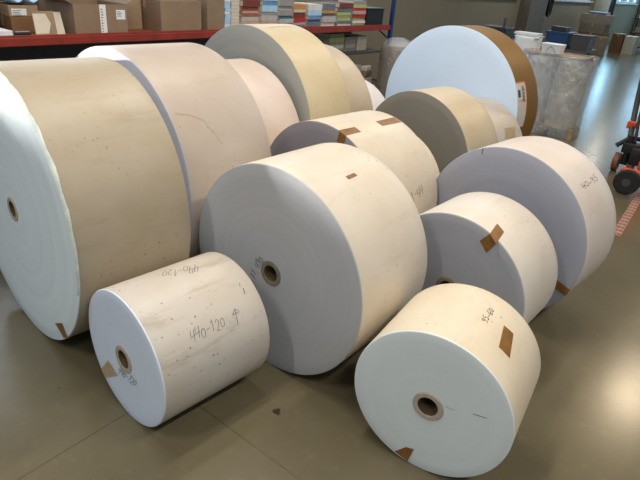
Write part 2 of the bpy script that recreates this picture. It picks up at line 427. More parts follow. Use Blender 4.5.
def make_roll(key, label, face_c, wrap_c, group=None, dirt=.25, specks=.5, rings=.05, stain=0., rough=.45, sag=0.0, coreR=.060):
    x, y, th, R, L = FIT[key]
    if len(key) == 2 or key == 'G':
        x -= math.cos(th)*L; y -= math.sin(th)*L
    root = bpy.data.objects.new('paper_roll', None); root.empty_display_size = .1; link(root)
    root.location = (x, y, 0); root.rotation_euler = (0, 0, th)
    tag(root, label, 'paper roll', group)
    seed = (sum(map(ord, key)) % 17)*.73
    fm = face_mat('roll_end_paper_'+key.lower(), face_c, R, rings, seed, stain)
    wm = wrapper_mat('roll_wrapper_'+key.lower(), wrap_c, dirt, specks, seed, rough)
    # body: end faces stepped very slightly where layers telescope
    bm = bmesh.new()
    bv = .006
    rnd = random.Random(seed)
    prof = [(0.0, coreR)]; mats = [0]
    nst = 7
    for k in range(1, nst):
        r = coreR + (R-bv-coreR)*k/nst
        prof.append((rnd.uniform(-.0006, .0012), r)); mats.append(0)
    prof += [(0, R-bv), (bv*.25, R-bv*.35), (bv, R)]; mats += [0, 0, 1]
    nn = 10
    for k in range(1, nn):
        prof.append((bv+(L-2*bv)*k/nn, R)); mats.append(1)
    prof += [(L-bv, R), (L-bv*.25, R-bv*.35), (L, R-bv), (L, coreR)]; mats += [1, 1, 0, 0]
    mats[-1] = 0
    mats = mats + [0]
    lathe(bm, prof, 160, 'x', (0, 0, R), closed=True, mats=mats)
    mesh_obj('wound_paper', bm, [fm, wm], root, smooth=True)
    # cardboard core
    bm = bmesh.new(); ri = .039*coreR/.06; e = .004
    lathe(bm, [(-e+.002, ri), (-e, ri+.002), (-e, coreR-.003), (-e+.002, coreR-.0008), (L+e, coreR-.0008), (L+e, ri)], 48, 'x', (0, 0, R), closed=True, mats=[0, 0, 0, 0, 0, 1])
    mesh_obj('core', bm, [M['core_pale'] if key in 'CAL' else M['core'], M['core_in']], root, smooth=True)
    def sside(u, w, h): a = w/R; return Vector((u, (R+h)*math.cos(a), R+(R+h)*math.sin(a)))
    def sface(p, q, h): return Vector((-h-.0012, p, R+q))
    for kind, nm, pts, kw in MARKS.get(key, []):
        surf = sside if kind == 's' else sface
        bm = bmesh.new()
        if nm == 'tape':
            if len(pts) > 4:
                for i in range(1, len(pts)-1, 2):
                    q = [pts[0], pts[i], pts[i+1], pts[i+2] if i+2 < len(pts) else pts[i+1]]
                patch(bm, [pts[0], pts[1], pts[2], pts[5]], surf); patch(bm, [pts[5], pts[2], pts[3], pts[4]], surf)
            else: patch(bm, pts, surf)
            mesh_obj('tape', bm, M['tape_pale'] if key == 'C' else M['tape'], root)
        elif nm == 'text' or nm == 'line' or nm == 'arrow':
            w = kw['w']
            if nm == 'line': ribbon(bm, pts, w, surf)
            elif nm == 'arrow':
                ribbon(bm, [pts[0], pts[1]], w, surf); ribbon(bm, [pts[2], pts[1], pts[3], pts[2]], w, surf)
            else:
                p0, p1, p2 = [Vector(p) for p in pts]
                t = kw['t']; n = len(t); e1 = (p1-p0)/n; e2 = p2-p0
                for i, ch in enumerate(t):
                    for st in GLY[ch]:
                        ribbon(bm, [tuple(p0 + e1*(i+gx*1.15) + e2*(gy + .12*math.sin(i*2.1))) for gx, gy in st], w, surf)
            nmz = 'scuff_mark' if kw.get('c') or nm == 'line' else 'handwriting'
            mesh_obj(nmz, bm, M['ink_soft'] if kw.get('c') else M['ink'], root)
    return root, R, L, sside, sface

WH = (.80, .83, .86); GR = (.60, .60, .61)
A = make_roll('A', 'largest roll, cut off by the left edge, white end with torn brown tape low down', (.80, .88, .90), (.42, .362, .275), dirt=.35, specks=.3, rings=.06, coreR=.058)
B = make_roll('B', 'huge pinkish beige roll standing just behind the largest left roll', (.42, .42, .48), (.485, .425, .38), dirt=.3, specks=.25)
B2 = make_roll('B2', 'smooth pale pink roll peeking out behind the huge pinkish beige roll', GR, (.66, .56, .51), dirt=.1, specks=.1)
C = make_roll('C', 'small roll in front at left with 440-120 written twice and an arrow', (.72, .79, .90), (.60, .565, .52), dirt=.8, specks=1.25, rings=.03)
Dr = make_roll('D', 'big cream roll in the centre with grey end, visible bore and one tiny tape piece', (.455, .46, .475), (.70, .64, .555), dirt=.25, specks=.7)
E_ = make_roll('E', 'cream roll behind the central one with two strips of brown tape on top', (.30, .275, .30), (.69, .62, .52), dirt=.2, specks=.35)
E2 = make_roll('E2', 'slightly smaller cream roll peeking out behind the one with two tape strips', GR, (.70, .62, .50), dirt=.15, specks=.2)
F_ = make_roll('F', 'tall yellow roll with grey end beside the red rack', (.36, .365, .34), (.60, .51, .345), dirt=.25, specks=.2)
F2 = make_roll('F2', 'tan roll peeking out behind the tall yellow roll', GR, (.54, .46, .36), dirt=.15, specks=.1)
G_ = make_roll('G', 'low white roll barely seen between the tan roll and the kraft wrapped roll', (.8, .8, .82), (.76, .74, .78), dirt=.05, specks=.2)
H_ = make_roll('H', 'large roll with bluish white end and brown kraft wrapper at the back right', (.66, .80, .98), (.26, .135, .025), dirt=.15, specks=.0, rough=.5, rings=.012)
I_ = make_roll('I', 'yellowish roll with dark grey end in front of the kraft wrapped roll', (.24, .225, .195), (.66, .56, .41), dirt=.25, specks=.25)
I2 = make_roll('I2', 'speckled pinkish white roll behind the yellowish roll with dark grey end', GR, (.66, .59, .52), dirt=.5, specks=.9)
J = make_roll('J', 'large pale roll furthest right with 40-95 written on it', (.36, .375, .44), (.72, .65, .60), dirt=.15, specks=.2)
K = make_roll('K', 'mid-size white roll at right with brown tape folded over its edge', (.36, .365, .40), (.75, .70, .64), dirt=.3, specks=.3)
L_ = make_roll('L', 'small cream roll front right, brown tape and 95-60 on its side', (.70, .76, .765), (.75, .67, .54), dirt=.3, specks=.5, rings=.03)

# tear in the edge layer of the largest roll: loose white fringe curling over the brown wrapper
root, R, L, ss, sf = A
bm = bmesh.new()
prev = None; nseg = 60
rnd = random.Random(3)
for k in range(nseg+1):
    a = math.radians(95 + k*(100)/nseg)
    wd = .008 + .007*abs(math.sin(k*.35))*rnd.uniform(.6, 1.2)*math.sin(PI*min(1, k/nseg+.1))
    cur = [bm.verts.new(Vector((u, (R+h)*math.cos(a), R+(R+h)*math.sin(a)))) for u, h in ((-.002, -.004), (.004, .002), (wd, .0022), (wd, .0002))]
    if prev:
        for i in range(3): bm.faces.new((prev[i], cur[i], cur[i+1], prev[i+1]))
    prev = cur
mesh_obj('frayed_edge', bm, M['cream_edge'], root, smooth=True)
# shipping label on the kraft wrapped roll
root, R, L, ss, sf = H_
bm = bmesh.new(); patch(bm, [(.004, 1.834), (.168, 1.834), (.160, 2.21), (.004, 2.21)], ss, .0012)
lb = mesh_obj('shipping_label', bm, M['label'], root); lb['label'] = 'white label with orange border and bar code'
bm = bmesh.new()
patch(bm, [(.004, 1.834), (.168, 1.834), (.168, 1.844), (.004, 1.844)], ss, .0022, 3)
patch(bm, [(.160, 1.834), (.168, 1.834), (.160, 2.21), (.152, 2.21)], ss, .0022)
patch(bm, [(.02, 1.985), (.15, 1.985), (.15, 1.991), (.02, 1.991)], ss, .0022, 3)
mesh_obj('label_border', bm, M['orange'], lb)
bm = bmesh.new()
yy = 1.87
for k in range(14):
    w = random.choice((.003, .005, .008)); patch(bm, [(.09, yy), (.135, yy), (.135, yy+w), (.09, yy+w)], ss, .0022, 2); yy += w+.005
patch(bm, [(.02, 1.90), (.06, 1.90), (.06, 1.96), (.02, 1.96)], ss, .0021, 2)
mesh_obj('bar_code', bm, M['dark'], lb)
# tape residue on roll I2
root, R, L, ss, sf = I2
bm = bmesh.new(); patch(bm, [(.15, 1.04), (.31, 1.05), (.26, 1.14), (.10, 1.12)], ss, .0012)
mesh_obj('tape', bm, M['tape_pale'], root)

# ------------------------------------------------------------------ pallet rack along the wall
RT = 4.55   # front of rack
rk = thing('pallet_rack', 'red beamed pallet rack with blue uprights along the beige wall', 'rack', 4.5, RT, 0)
for z in (1.02,):
    for ss0, ss1 in ((-3.05, -.15), (-.05, 7.55)):
        for tt in (0.0, 1.0-.05):
            bm = bmesh.new(); box(bm, ss0-4.5, ss1-4.5, tt, tt+.05, z, z+.062, .004)
            box(bm, ss0-4.5, ss1-4.5, tt+.018, tt+.05, z+.062, z+.075)
            mesh_obj('beam', bm, M['red'], rk)
for ss0, ss1 in ((-3.05, -.15), (-.05, 7.55)):
    bm = bmesh.new(); box(bm, ss0-4.5, ss1-4.5, .05, .95, 1.055, 1.075); mesh_obj('deck', bm, M['reddeck'], rk)
    bm = bmesh.new(); box(bm, ss0-4.5, ss1-4.5, .05, .95, .10, .12); mesh_obj('deck', bm, M['dark'], rk)
for s_ in (-3.1, -.1, 7.6):
    for tt in (0.0, .9):
        bm = bmesh.new(); box(bm, s_-4.5-.03, s_-4.5+.03, tt, tt+.05, .008, 3.6, .006)
        mesh_obj('upright', bm, M['bluepaint'], rk)
        bm = bmesh.new(); box(bm, s_-4.5-.07, s_-4.5+.07, tt-.03, tt+.10, 0, .008); mesh_obj('foot_plate', bm, M['steel'], rk)
    for k in range(5):
        bm = bmesh.new(); z = .25+.65*k; tube(bm, [(s_-4.5, .07, z), (s_-4.5, .9, z+(.5 if k % 2 else 0.02))], .012, 6)
        mesh_obj('brace', bm, M['dark'], rk)
bm = bmesh.new(); box(bm, -.0-7.6+.1, 7.5-4.5, .93, .94, .12, 1.02); mesh_obj('darkening_panel', bm, M['dark'], rk)  # dark sheet added so the bay under the beam looks like a shaded void
ZR = 1.0755

def carton(label, s0, s1, t0, t1, z0, z1, mat, rot=0., open_flaps=False, tape=True, group=None, lab=None, strip=None, name='cardboard_box'):
    sc_, tc_ = (s0+s1)/2, (t0+t1)/2
    r = thing(name, label, 'box', sc_, tc_, z0, rot, group)
    w, d, h = (s1-s0)/2, (t1-t0)/2, z1-z0
    bm = bmesh.new()
    if open_flaps:
        th = .006
        box(bm, -w, w, -d, -d+th, 0, h); box(bm, -w, w, d-th, d, 0, h)
        box(bm, -w, -w+th, -d+th, d-th, 0, h); box(bm, w-th, w, -d+th, d-th, 0, h); box(bm, -w+th, w-th, -d+th, d-th, 0, th)
    else: box(bm, -w, w, -d, d, 0, h, .004)
    mesh_obj('box_body', bm, mat, r)
    if open_flaps:
        for sgn in (-1, 1):
            bm = bmesh.new(); slab(bm, [(sgn*w, -d, h), (sgn*w, d, h), (sgn*(w+.10), d, h+.05), (sgn*(w+.10), -d, h+.05)], (0, 0, .005)); bmesh.ops.recalc_face_normals(bm, faces=bm.faces); mesh_obj('flap', bm, mat, r)
    elif tape:
        bm = bmesh.new(); box(bm, -w+.002, w-.002, -.025, .025, h-.0005, h+.0008); box(bm, -w-.0008, -w+.0005, -.025, .025, h-.08, h-.002)
        mesh_obj('tape', bm, M['tape_pale'], r)
    if strip:
        a, b = strip
        bm = bmesh.new(); box(bm, a-w, b-w, -d-.0012, -d+.0005, .0, h)
        st = mesh_obj('printed_tape', bm, M['white'], r)
        bm = bmesh.new()
        for k in range(9):
            zz = .02+k*(h-.04)/9
            box(bm, a-w+.012, a-w+.012+random.uniform(.008, .02), -d-.002, -d-.001, zz, zz+.008)
        mesh_obj('print', bm, M['dark'], st)
    if lab:
        a, b, z0_, z1_ = lab
        bm = bmesh.new(); box(bm, a-w, b-w, -d-.0012, -d+.0005, z0_, z1_); lb = mesh_obj('address_label', bm, M['white'], r)
        bm = bmesh.new()
        for k in range(4):
            zz = z1_-.014-k*.012; box(bm, a-w+.008, a-w+.008+(b-a)*random.uniform(.4, .7), -d-.002, -d-.001, zz-.004, zz)
        mesh_obj('print', bm, M['dark'], lb)
    return r
carton('open brown carton on the rack with a printed white tape strip and white address label', 2.62, 3.13, 4.66, 5.12, ZR, 1.318, M['card'], open_flaps=True, strip=(.24, .30), lab=(.40, .49, .12, .20))
carton('plain brown box standing behind the labelled open carton', 3.25, 3.47, 4.92, 5.30, ZR, 1.45, M['card2'])
carton('pale carton behind and above the labelled open carton', 2.72, 3.10, 5.14, 5.44, ZR, 1.46, M['card2'])
carton('open brown carton on the rack left of the smallest upright box', 3.50, 4.00, 4.66, 5.16, ZR, 1.36, M['card'], open_flaps=False)
carton('narrow brown box at the right end of the row of cartons', 4.08, 4.31, 4.66, 5.05, ZR, 1.39, M['card'])
carton('orange brown box at the left of the rack under a pale marked box', 2.20, 2.42, 4.88, 5.2, ZR, 1.20, M['card3'])
carton('pale marked box stacked on the orange brown box at the left', 2.20, 2.44, 4.89, 5.2, 1.2015, 1.285, M['card2'], lab=(.02, .14, .01, .06))
def panel(name, label, cat, s0, s1, t, z0, z1, mat, lean=.03, th=.006, rot=0.):
    r = thing(name, label, cat, (s0+s1)/2, t, z0, rot); w = (s1-s0)/2
    bm = bmesh.new(); slab(bm, [(-w, 0, 0), (w, 0, 0), (w, lean, z1-z0), (-w, lean, z1-z0)], (0, th, 0)); bmesh.ops.recalc_face_normals(bm, faces=bm.faces)
    mesh_obj('sheet', bm, mat, r)
    return r, w, lean, z1-z0
r, w, ln, h = panel('cardboard_piece', 'small upright cardboard piece with a white patch, left of the labelled carton', 'cardboard', 2.28, 2.46, 4.66, ZR, 1.262, M['card2'])
bm = bmesh.new(); slab(bm, [(-w+.005, -.001+ln*.1, h*.1), (.02, -.001+ln*.1, h*.1), (.05, -.001+ln*.5, h*.5), (.02, -.001+ln*.9, h*.9), (-w+.005, -.001+ln*.9, h*.9)], (0, -.001, 0)); bmesh.ops.recalc_face_normals(bm, faces=bm.faces)
mesh_obj('patch', bm, M['cream'], r)
panel('cardboard_flap', 'pale leaning flap between the patched cardboard piece and the labelled carton', 'cardboard', 2.475, 2.55, 4.70, ZR, 1.25, M['cream'], .05)
# stapler-like black tool on a white sheet
bm = bmesh.new(); box(bm, -.15, .15, -.05, .09, 0, .002); solo('paper_sheet', bm, M['white'], 'single white sheet lying under the black stapler at the rack front', 'paper', 2.19, 4.66, ZR)
st = thing('stapler', 'black stapler with pale top lying on the white sheet', 'stapler', 2.17, 4.665, ZR+.002)
bm = bmesh.new(); box(bm, -.075, .075, -.018, .018, 0, .012, .003); mesh_obj('base', bm, M['black'], st)
bm = bmesh.new(); box(bm, -.07, .07, -.014, .014, .0125, .032, .006); mesh_obj('magazine', bm, M['black'], st)
bm = bmesh.new(); box(bm, -.05, .06, -.010, .010, .0325, .040, .003); mesh_obj('top_plate', bm, M['steel'], st)
def sheets(label, s0, s1, t0, t1, z0, z1, mats, n=None, name='paper_stack', cat='paper stack', group=None, jit=.008, bands=None):
    """stack of reams / books of slightly different tones: one tone per layer"""
    n = n or max(2, int((z1-z0)/.035))
    bm = bmesh.new(); hh = (z1-z0)/n
    for k in range(n):
        dx, dy = random.uniform(-jit, jit), random.uniform(-jit, jit)
        box(bm, -(s1-s0)/2+dx+.006, (s1-s0)/2+dx-.006, -(t1-t0)/2+dy, (t1-t0)/2+dy, k*hh, (k+1)*hh-.0015, .002, mi=k % len(mats))
    o = mesh_obj(name, bm, mats); o.location = W((s0+s1)/2, (t0+t1)/2, z0); o.rotation_euler = (0, 0, PHI)
    return tag(o, label, cat, group)
sheets('white paper pile at the far left end of the rack', 1.86, 2.085, 4.62, 4.92, ZR, 1.13, [M['white'], M['white']], 3)
bx = carton('black box at the far left behind the white paper pile', 1.80, 2.15, 4.98, 5.35, ZR, 1.36, M['black'], tape=False, name='storage_box')
bm = bmesh.new()
nx, ny = 12, 6
g = [[bm.verts.new((-.13+.26*i/nx, -.17+.34*j/ny, .012+.018*math.sin(i*1.1+j*.7)+.008*math.cos(j*2.))) for j in range(ny+1)] for i in range(nx+1)]
for i in range(nx):
    for j in range(ny): bm.faces.new((g[i][j], g[i+1][j], g[i+1][j+1], g[i][j+1]))
o = solo('plastic_bag', bm, M['blue_paper'], 'pale blue plastic sheet lying on the boxes at the upper left', 'plastic sheet', 2.32, 5.05, 1.308, 0, smooth=True)
sm = o.modifiers.new('t', 'SOLIDIFY'); sm.thickness = .004

# ----- stacks of books and papers on the right half of the rack: every volume is a thing
def tone(name, c): 
    if name not in M: M[name] = simple(name, c, .6, var=.08)
    return M[name]
T_ = {'wine': (.20, .045, .04), 'rust': (.36, .12, .07), 'pink': (.55, .36, .32), 'grey': (.33, .32, .31), 'lgrey': (.5, .5, .49), 'teal': (.05, .20, .28),
      'red': (.45, .03, .03), 'blue': (.16, .32, .55), 'sky': (.42, .68, .92), 'green': (.30, .36, .16), 'lime': (.45, .50, .22), 'slate': (.16, .19, .24), 'white': (.74, .74, .72), 'black': (.025, .025, .03), 'cream': (.66, .58, .44), 'orange': (.60, .28, .08)}
for k, c in T_.items(): tone('cover_'+k, c)
NAMEC = {'wine': 'wine red', 'rust': 'rust brown', 'pink': 'dusty pink', 'grey': 'grey', 'lgrey': 'light grey', 'teal': 'teal', 'red': 'bright red', 'blue': 'mid blue', 'sky': 'sky blue', 'green': 'olive green', 'lime': 'yellow green', 'slate': 'slate', 'white': 'white', 'black': 'black', 'cream': 'cream', 'orange': 'orange'}
ORD = ['lowest', 'second', 'third', 'fourth', 'fifth', 'sixth', 'seventh', 'eighth', 'ninth']
def book_stack(s0, s1, spec, where, t0=4.66, z=ZR):
    tot = len(spec)
    for k, (c, h) in enumerate(spec):
        w, d = (s1-s0)/2*random.uniform(.90, .99), random.uniform(.13, .16)
        h *= 1.18
        b = thing('book', '%s volume, %s in the %s' % (NAMEC[c], ORD[k], where), 'book', (s0+s1)/2+random.uniform(-.006, .006), t0+.16, z, random.uniform(-.03, .03), 'books stacked on the rack')
        bm = bmesh.new(); box(bm, -w, w, -d, d, 0, .003); box(bm, -w, w, -d, d, h-.0045, h-.0015); box(bm, -w, w, -d-.003, -d, 0, h-.0015)
        mesh_obj('cover', bm, M['cover_'+c], b)
        bm = bmesh.new(); box(bm, -w+.004, w-.004, -d+.0005, d-.004, .0032, h-.0047); mesh_obj('pages', bm, M['cream'], b)
        z += h
sheets('pale blue paper ream stack just right of the cartons', 4.325, 4.415, 4.67, 4.95, ZR, 1.42, [M['blue_paper'], M['white'], M['blue_paper'], M['blue_paper']], 11)
sheets('tall narrow cream paper stack next to the pale blue ream stack', 4.43, 4.56, 4.68, 4.98, ZR, 1.43, [M['cream'], M['white'], M['cream']], 30, jit=.002)
book_stack(4.58, 4.86, [('slate', .022), ('pink', .055), ('lgrey', .035), ('rust', .03), ('pink', .02), ('rust', .04), ('wine', .055), ('rust', .03)], 'stack right of the cream paper')
book_stack(4.89, 5.17, [('grey', .03), ('pink', .045), ('lgrey', .05), ('grey', .03)], 'stack under sky blue folders')
book_stack(4.90, 5.16, [('sky', .06), ('blue', .04), ('sky', .05)], 'sky blue folder pile', z=ZR+.184)
book_stack(5.19, 5.44, [('grey', .05), ('lgrey', .04), ('teal', .03), ('grey', .05), ('lgrey', .04), ('grey', .06), ('lgrey', .03)], 'grey stack with a teal band')
book_stack(5.46, 5.69, [('slate', .03), ('pink', .03), ('red', .04), ('wine', .05), ('cream', .03), ('orange', .05)], 'stack topped by orange')
book_stack(5.72, 6.01, [('slate', .08), ('blue', .04), ('sky', .05), ('white', .06)], 'blue stack before the white one')
book_stack(6.03, 6.32, [('white', .05), ('lgrey', .06), ('slate', .03), ('orange', .03), ('slate', .07)], 'pale stack left of the yellow green one')
book_stack(6.35, 6.69, [('white', .03), ('slate', .03), ('lime', .03), ('green', .03), ('lime', .04), ('slate', .04), ('wine', .05)], 'yellow green stack')
book_stack(6.71, 7.04, [('green', .03), ('white', .03), ('green', .03), ('red', .04), ('pink', .04), ('red', .03), ('lime', .04), ('grey', .04)], 'red and green stack left of the black crate')
cr = thing('black_crate', 'black plastic crate at the right end of the rack level', 'crate', 7.30, 4.86, ZR)
bm = bmesh.new()
box(bm, -.22, .22, -.18, .18, 0, .01); box(bm, -.22, .22, -.18, -.17, .01, .22, .002); box(bm, -.22, .22, .17, .18, .01, .22, .002)
box(bm, -.22, -.21, -.17, .17, .01, .22, .002); box(bm, .21, .22, -.17, .17, .01, .22, .002)
mesh_obj('crate_body', bm, M['black'], cr)
bm = bmesh.new(); box(bm, -.235, .235, -.195, .195, .2205, .235, .004); mesh_obj('lid', bm, M['dark'], cr)

# lower level
def lower_stack(s0, s1, n, where, cs, z=.12):
    for k in range(n):
        c = cs[k % len(cs)]; h = .05
        b = thing('book', '%s binder, %s in the %s' % (NAMEC[c], ORD[k], where), 'binder', (s0+s1)/2, 4.90, z, random.uniform(-.03, .03), 'binders under the rack beam')
        w = (s1-s0)/2*.96
        bm = bmesh.new(); box(bm, -w, w, -.14, .14, 0, .003); box(bm, -w, w, -.14, .14, h-.0045, h-.0015); box(bm, -w, w, -.144, -.14, 0, h-.0015); mesh_obj('cover', bm, M['cover_'+c], b)
        bm = bmesh.new(); box(bm, -w+.004, w-.004, -.139, .135, .0032, h-.0047); mesh_obj('pages', bm, M['cream'], b)
        z += h
# inner shelf of the lower bay, 0.7 m up
bm = bmesh.new(); box(bm, 5.95-4.5, 7.5-4.5, .06, .93, .70, .72); mesh_obj('deck', bm, M['dark'], rk)
lower_stack(6.33, 6.68, 5, 'green pile just under the beam', ['green', 'white', 'green', 'lime'], .7215)
lower_stack(6.71, 6.97, 4, 'grey pile beside the green pile', ['grey', 'lgrey', 'grey'], .7215)
carton('white box under the beam near the blue upright', 7.02, 7.27, 4.76, 5.05, 7.215e-1, .92, M['cream'], tape=False)
rnd = random.Random(5)
LN = ['lowest of the front pile', 'second of the front pile', 'third of the front pile', 'topmost of the front pile', 'tan one left of the front pile', 'pale one on the tan bundle', 'grey one topping the tan pile']
k = 0
for (s_, t_, z_, a, b_, c_, mt) in [(7.25, 4.70, .1215, .15, .10, .10, 'card2'), (7.22, 4.72, .222, .13, .09, .12, 'cream'), (7.20, 4.72, .3425, .12, .09, .09, 'card'), (7.24, 4.74, .433, .10, .08, .07, 'cream'), (6.92, 4.75, .1215, .14, .12, .16, 'card'), (6.93, 4.74, .2825, .13, .11, .12, 'cream'), (6.90, 4.75, .4035, .12, .10, .14, 'cover_grey')]:
    bm = bmesh.new(); box(bm, -a, a, -b_, b_, 0, c_-.001, .01)
    solo('bundle', bm, M[mt], 'small wrapped bundle on the lower rack level, ' + LN[k], 'bundle', s_, t_, z_, rnd.uniform(-.3, .3), 'bundles on the lower rack level'); k += 1

carton('black box added to darken the recess behind the binders under the rack beam', 6.3, 7.35, 5.1, 5.4, .7215, .98, M['black'], tape=False, name='storage_box')  # filler box, added only to make the recess behind the binders dark
for k, (s0, s1, h, wh) in enumerate([(5.95, 6.35, .42, 'leftmost'), (6.38, 6.74, .50, 'middle')]):
    carton('black storage box on the lowest rack level, %s of the pair' % wh, s0, s1, 4.62, 5.0, .1215, .1215+h, M['black'], tape=False, name='storage_box')
# ------------------------------------------------------------------ standing wrapped roll beside the rack
sr = thing('wrapped_roll', 'upright brown roll in clear film standing between rack and kraft roll', 'paper roll', 7.27, 4.22, 0)
bm = bmesh.new(); lathe(bm, [(0, .0), (0, .235), (.01, .24), (.80, .24), (.81, .235), (.81, .0)], 48, 'z'); mesh_obj('wound_paper', bm, M['card2'], sr, smooth=True)
bm = bmesh.new()
pr = [(.001, .247)]
for k in range(1, 14): pr.append((k*.06, .247+.005*math.sin(k*2.3)))
pr += [(.86, .23), (.92, .17), (.96, .09), (.94, .03), (.93, .0)]
lathe(bm, pr, 40, 'z'); mesh_obj('stretch_film', bm, M['film'], sr, smooth=True)
bm = bmesh.new()
pts = [(8.62, 4.42), ]
cb = thing('cable_loop', 'black cable loop hanging on the film wrapped upright roll', 'cable', 7.65, 4.06, .80)
cbm = bmesh.new(); tube(cbm, [(.0+.07*math.cos(a*PI/12), -.07*math.cos(a*PI/12), .09+.13*math.sin(a*PI/12)) for a in range(-3, 22)], .012, 8); mesh_obj('cable', cbm, M['black'], cb, smooth=True)
bm.free()

# ------------------------------------------------------------------ wrapped pallet stack
ps = thing('wrapped_pallet_load', 'film wrapped pallet load with cardboard on top, right of the kraft roll', 'pallet load', 7.75, 2.09, 0)
bm = bmesh.new()
for yy in (-.40, 0, .40): box(bm, -.20, .20, yy-.04, yy+.04, 0, .10)
for xx in (-.15, 0, .15): box(bm, xx-.05, xx+.05, -.43, .43, .101, .122)
mesh_obj('pallet', bm, M['wood'], ps)
k = 0
for xx in (0.0,):
    for yy in (-.215, .215):
        bm = bmesh.new(); lathe(bm, [(.123, 0), (.123, .195), (.13, .20), (.965, .20), (.97, .195), (.97, 0)], 32, 'z', (xx, yy, 0))
        mesh_obj('inner_roll', bm, M['white'] if k % 2 else M['cream'], ps, smooth=True); k += 1
bm = bmesh.new()
for xx, yy in ((.43, .43),): pass
n = 15; rows = []
per = []
for (cx, cy, a0) in ((.105, -.32, -90), (.105, .32, 0), (-.105, .32, 90), (-.105, -.32, 180)):
    for q in range(5):
        a = math.radians(a0+q*90/4); per.append((cx+.125*math.cos(a), cy+.125*math.sin(a)))
rnd = random.Random(9)
for i in range(n+1):
    z = .004+i*1.01/n
    rows.append([bm.verts.new((x*(1+rnd.uniform(-.05, .05)), y*(1+rnd.uniform(-.02, .02)), z)) for x, y in per])
for A_, B_ in zip(rows, rows[1:]):
    for q in range(len(per)): bm.faces.new((A_[q], A_[(q+1) % len(per)], B_[(q+1) % len(per)], B_[q]))
mesh_obj('stretch_film', bm, M['film'], ps, smooth=True)
bm = bmesh.new()
gx = [[bm.verts.new((-.20+.40*i/8, -.42+.80*j/8, .99+.012*math.sin(i*1.3)*math.cos(j*1.1)+(.03 if j == 0 and i < 3 else 0))) for j in range(9)] for i in range(9)]
for i in range(8):
    for j in range(8): bm.faces.new((gx[i][j], gx[i+1][j], gx[i+1][j+1], gx[i][j+1]))
o = mesh_obj('cardboard_sheet', bm, M['card2'], ps); sm = o.modifiers.new('t', 'SOLIDIFY'); sm.thickness = .006
# white bin on top
wb = thing('white_container', 'white plastic container with a wire handle on top of the pallet load', 'container', 7.68, 2.18, 1.008)
bm = bmesh.new()
def taper(bm, w0, d0, w1, d1, h, th=.004, z0=0, mi=0):
    a = [bm.verts.new((x*w0, y*d0, z0)) for x, y in ((-1, -1), (1, -1), (1, 1), (-1, 1))]
    b = [bm.verts.new((x*w1, y*d1, z0+h)) for x, y in ((-1, -1), (1, -1), (1, 1), (-1, 1))]
    c = [bm.verts.new((x*(w1-th), y*(d1-th), z0+h)) for x, y in ((-1, -1), (1, -1), (1, 1), (-1, 1))]
    d = [bm.verts.new((x*(w0-th), y*(d0-th), z0+th)) for x, y in ((-1, -1), (1, -1), (1, 1), (-1, 1))]
    bm.faces.new(a[::-1]); bm.faces.new(d)
    for i in range(4):
        j = (i+1) % 4
        bm.faces.new((a[i], a[j], b[j], b[i])); bm.faces.new((b[i], b[j], c[j], c[i])); bm.faces.new((c[i], c[j], d[j], d[i]))
taper(bm, .085, .11, .10, .125, .10); mesh_obj('tub', bm, M['white'], wb)
bm = bmesh.new(); box(bm, -.105, .105, -.13, .13, .1005, .112, .004); mesh_obj('lid', bm, M['white'], wb)
bm = bmesh.new(); tube(bm, [(-.092, -.06, .01), (-.108, -.03, .06), (-.112, 0, .085), (-.108, .03, .06), (-.092, .06, .01)], .004, 6); mesh_obj('handle', bm, M['steel'], wb)
# standing white roll with papers on top
wr = thing('white_roll', 'upright white roll with papers on top, behind the kraft wrapped roll', 'paper roll', 8.72, 2.86, 0)
bm = bmesh.new(); lathe(bm, [(0, 0), (0, .19), (.005, .195), (1.08, .195), (1.085, .19), (1.085, 0)], 48, 'z'); mesh_obj('wound_paper', bm, M['white'], wr, smooth=True)
o = sheets('messy papers lying on top of the upright white roll', 8.59, 8.83, 2.69, 3.04, 1.0855, 1.15, [M['white'], M['blue_paper'], M['cream']], 4, jit=.03)

# table behind with crates
tb = thing('work_table', 'dark work table behind the pallet load carrying the blue crate', 'table', 9.75, 3.05, 0)
bm = bmesh.new(); box(bm, -.45, .45, -.85, .95, .89, .93, .005); mesh_obj('table_top', bm, M['table'], tb)
for xx in (-.4, .4):
    for yy in (-.75, .85):
        bm = bmesh.new(); box(bm, xx-.03, xx+.03, yy-.03, yy+.03, 0, .889); mesh_obj('leg', bm, M['dark'], tb)
bc = thing('blue_crate', 'navy blue plastic crate with a black box on it, on the table', 'crate', 9.62, 2.66, .931)
bm = bmesh.new(); taper(bm, .20, .15, .22, .17, .23); mesh_obj('tub', bm, M['navy'], bc)
bm = bmesh.new(); box(bm, -.232, .232, -.18, .18, .215, .235, .004); mesh_obj('rim', bm, M['navy'], bc)
bb = carton('black box sitting on top of the navy crate', 9.5, 9.75, 2.57, 2.80, 1.167, 1.235, M['black'], tape=False, name='storage_box')
gb = thing('grey_tub', 'dark grey tub next to the navy crate on the table', 'tub', 9.62, 2.31, .931)
bm = bmesh.new(); taper(bm, .18, .12, .20, .14, .21); mesh_obj('tub', bm, M['dark'], gb)
bm = bmesh.new(); box(bm, -.205, .205, -.145, .145, .2105, .225, .004); mesh_obj('lid', bm, M['table'], gb)
db = thing('dark_machine', 'dark desk machine with a short post, seen above the kraft roll', 'machine', 9.6, 3.70, .931)
bm = bmesh.new(); box(bm, -.2, .2, -.22, .22, 0, .20, .02); mesh_obj('housing', bm, M['black'], db)
bm = bmesh.new(); tube(bm, [(0, -.1, .2), (0, -.1, .34)], .02, 10); mesh_obj('post', bm, M['dark'], db)
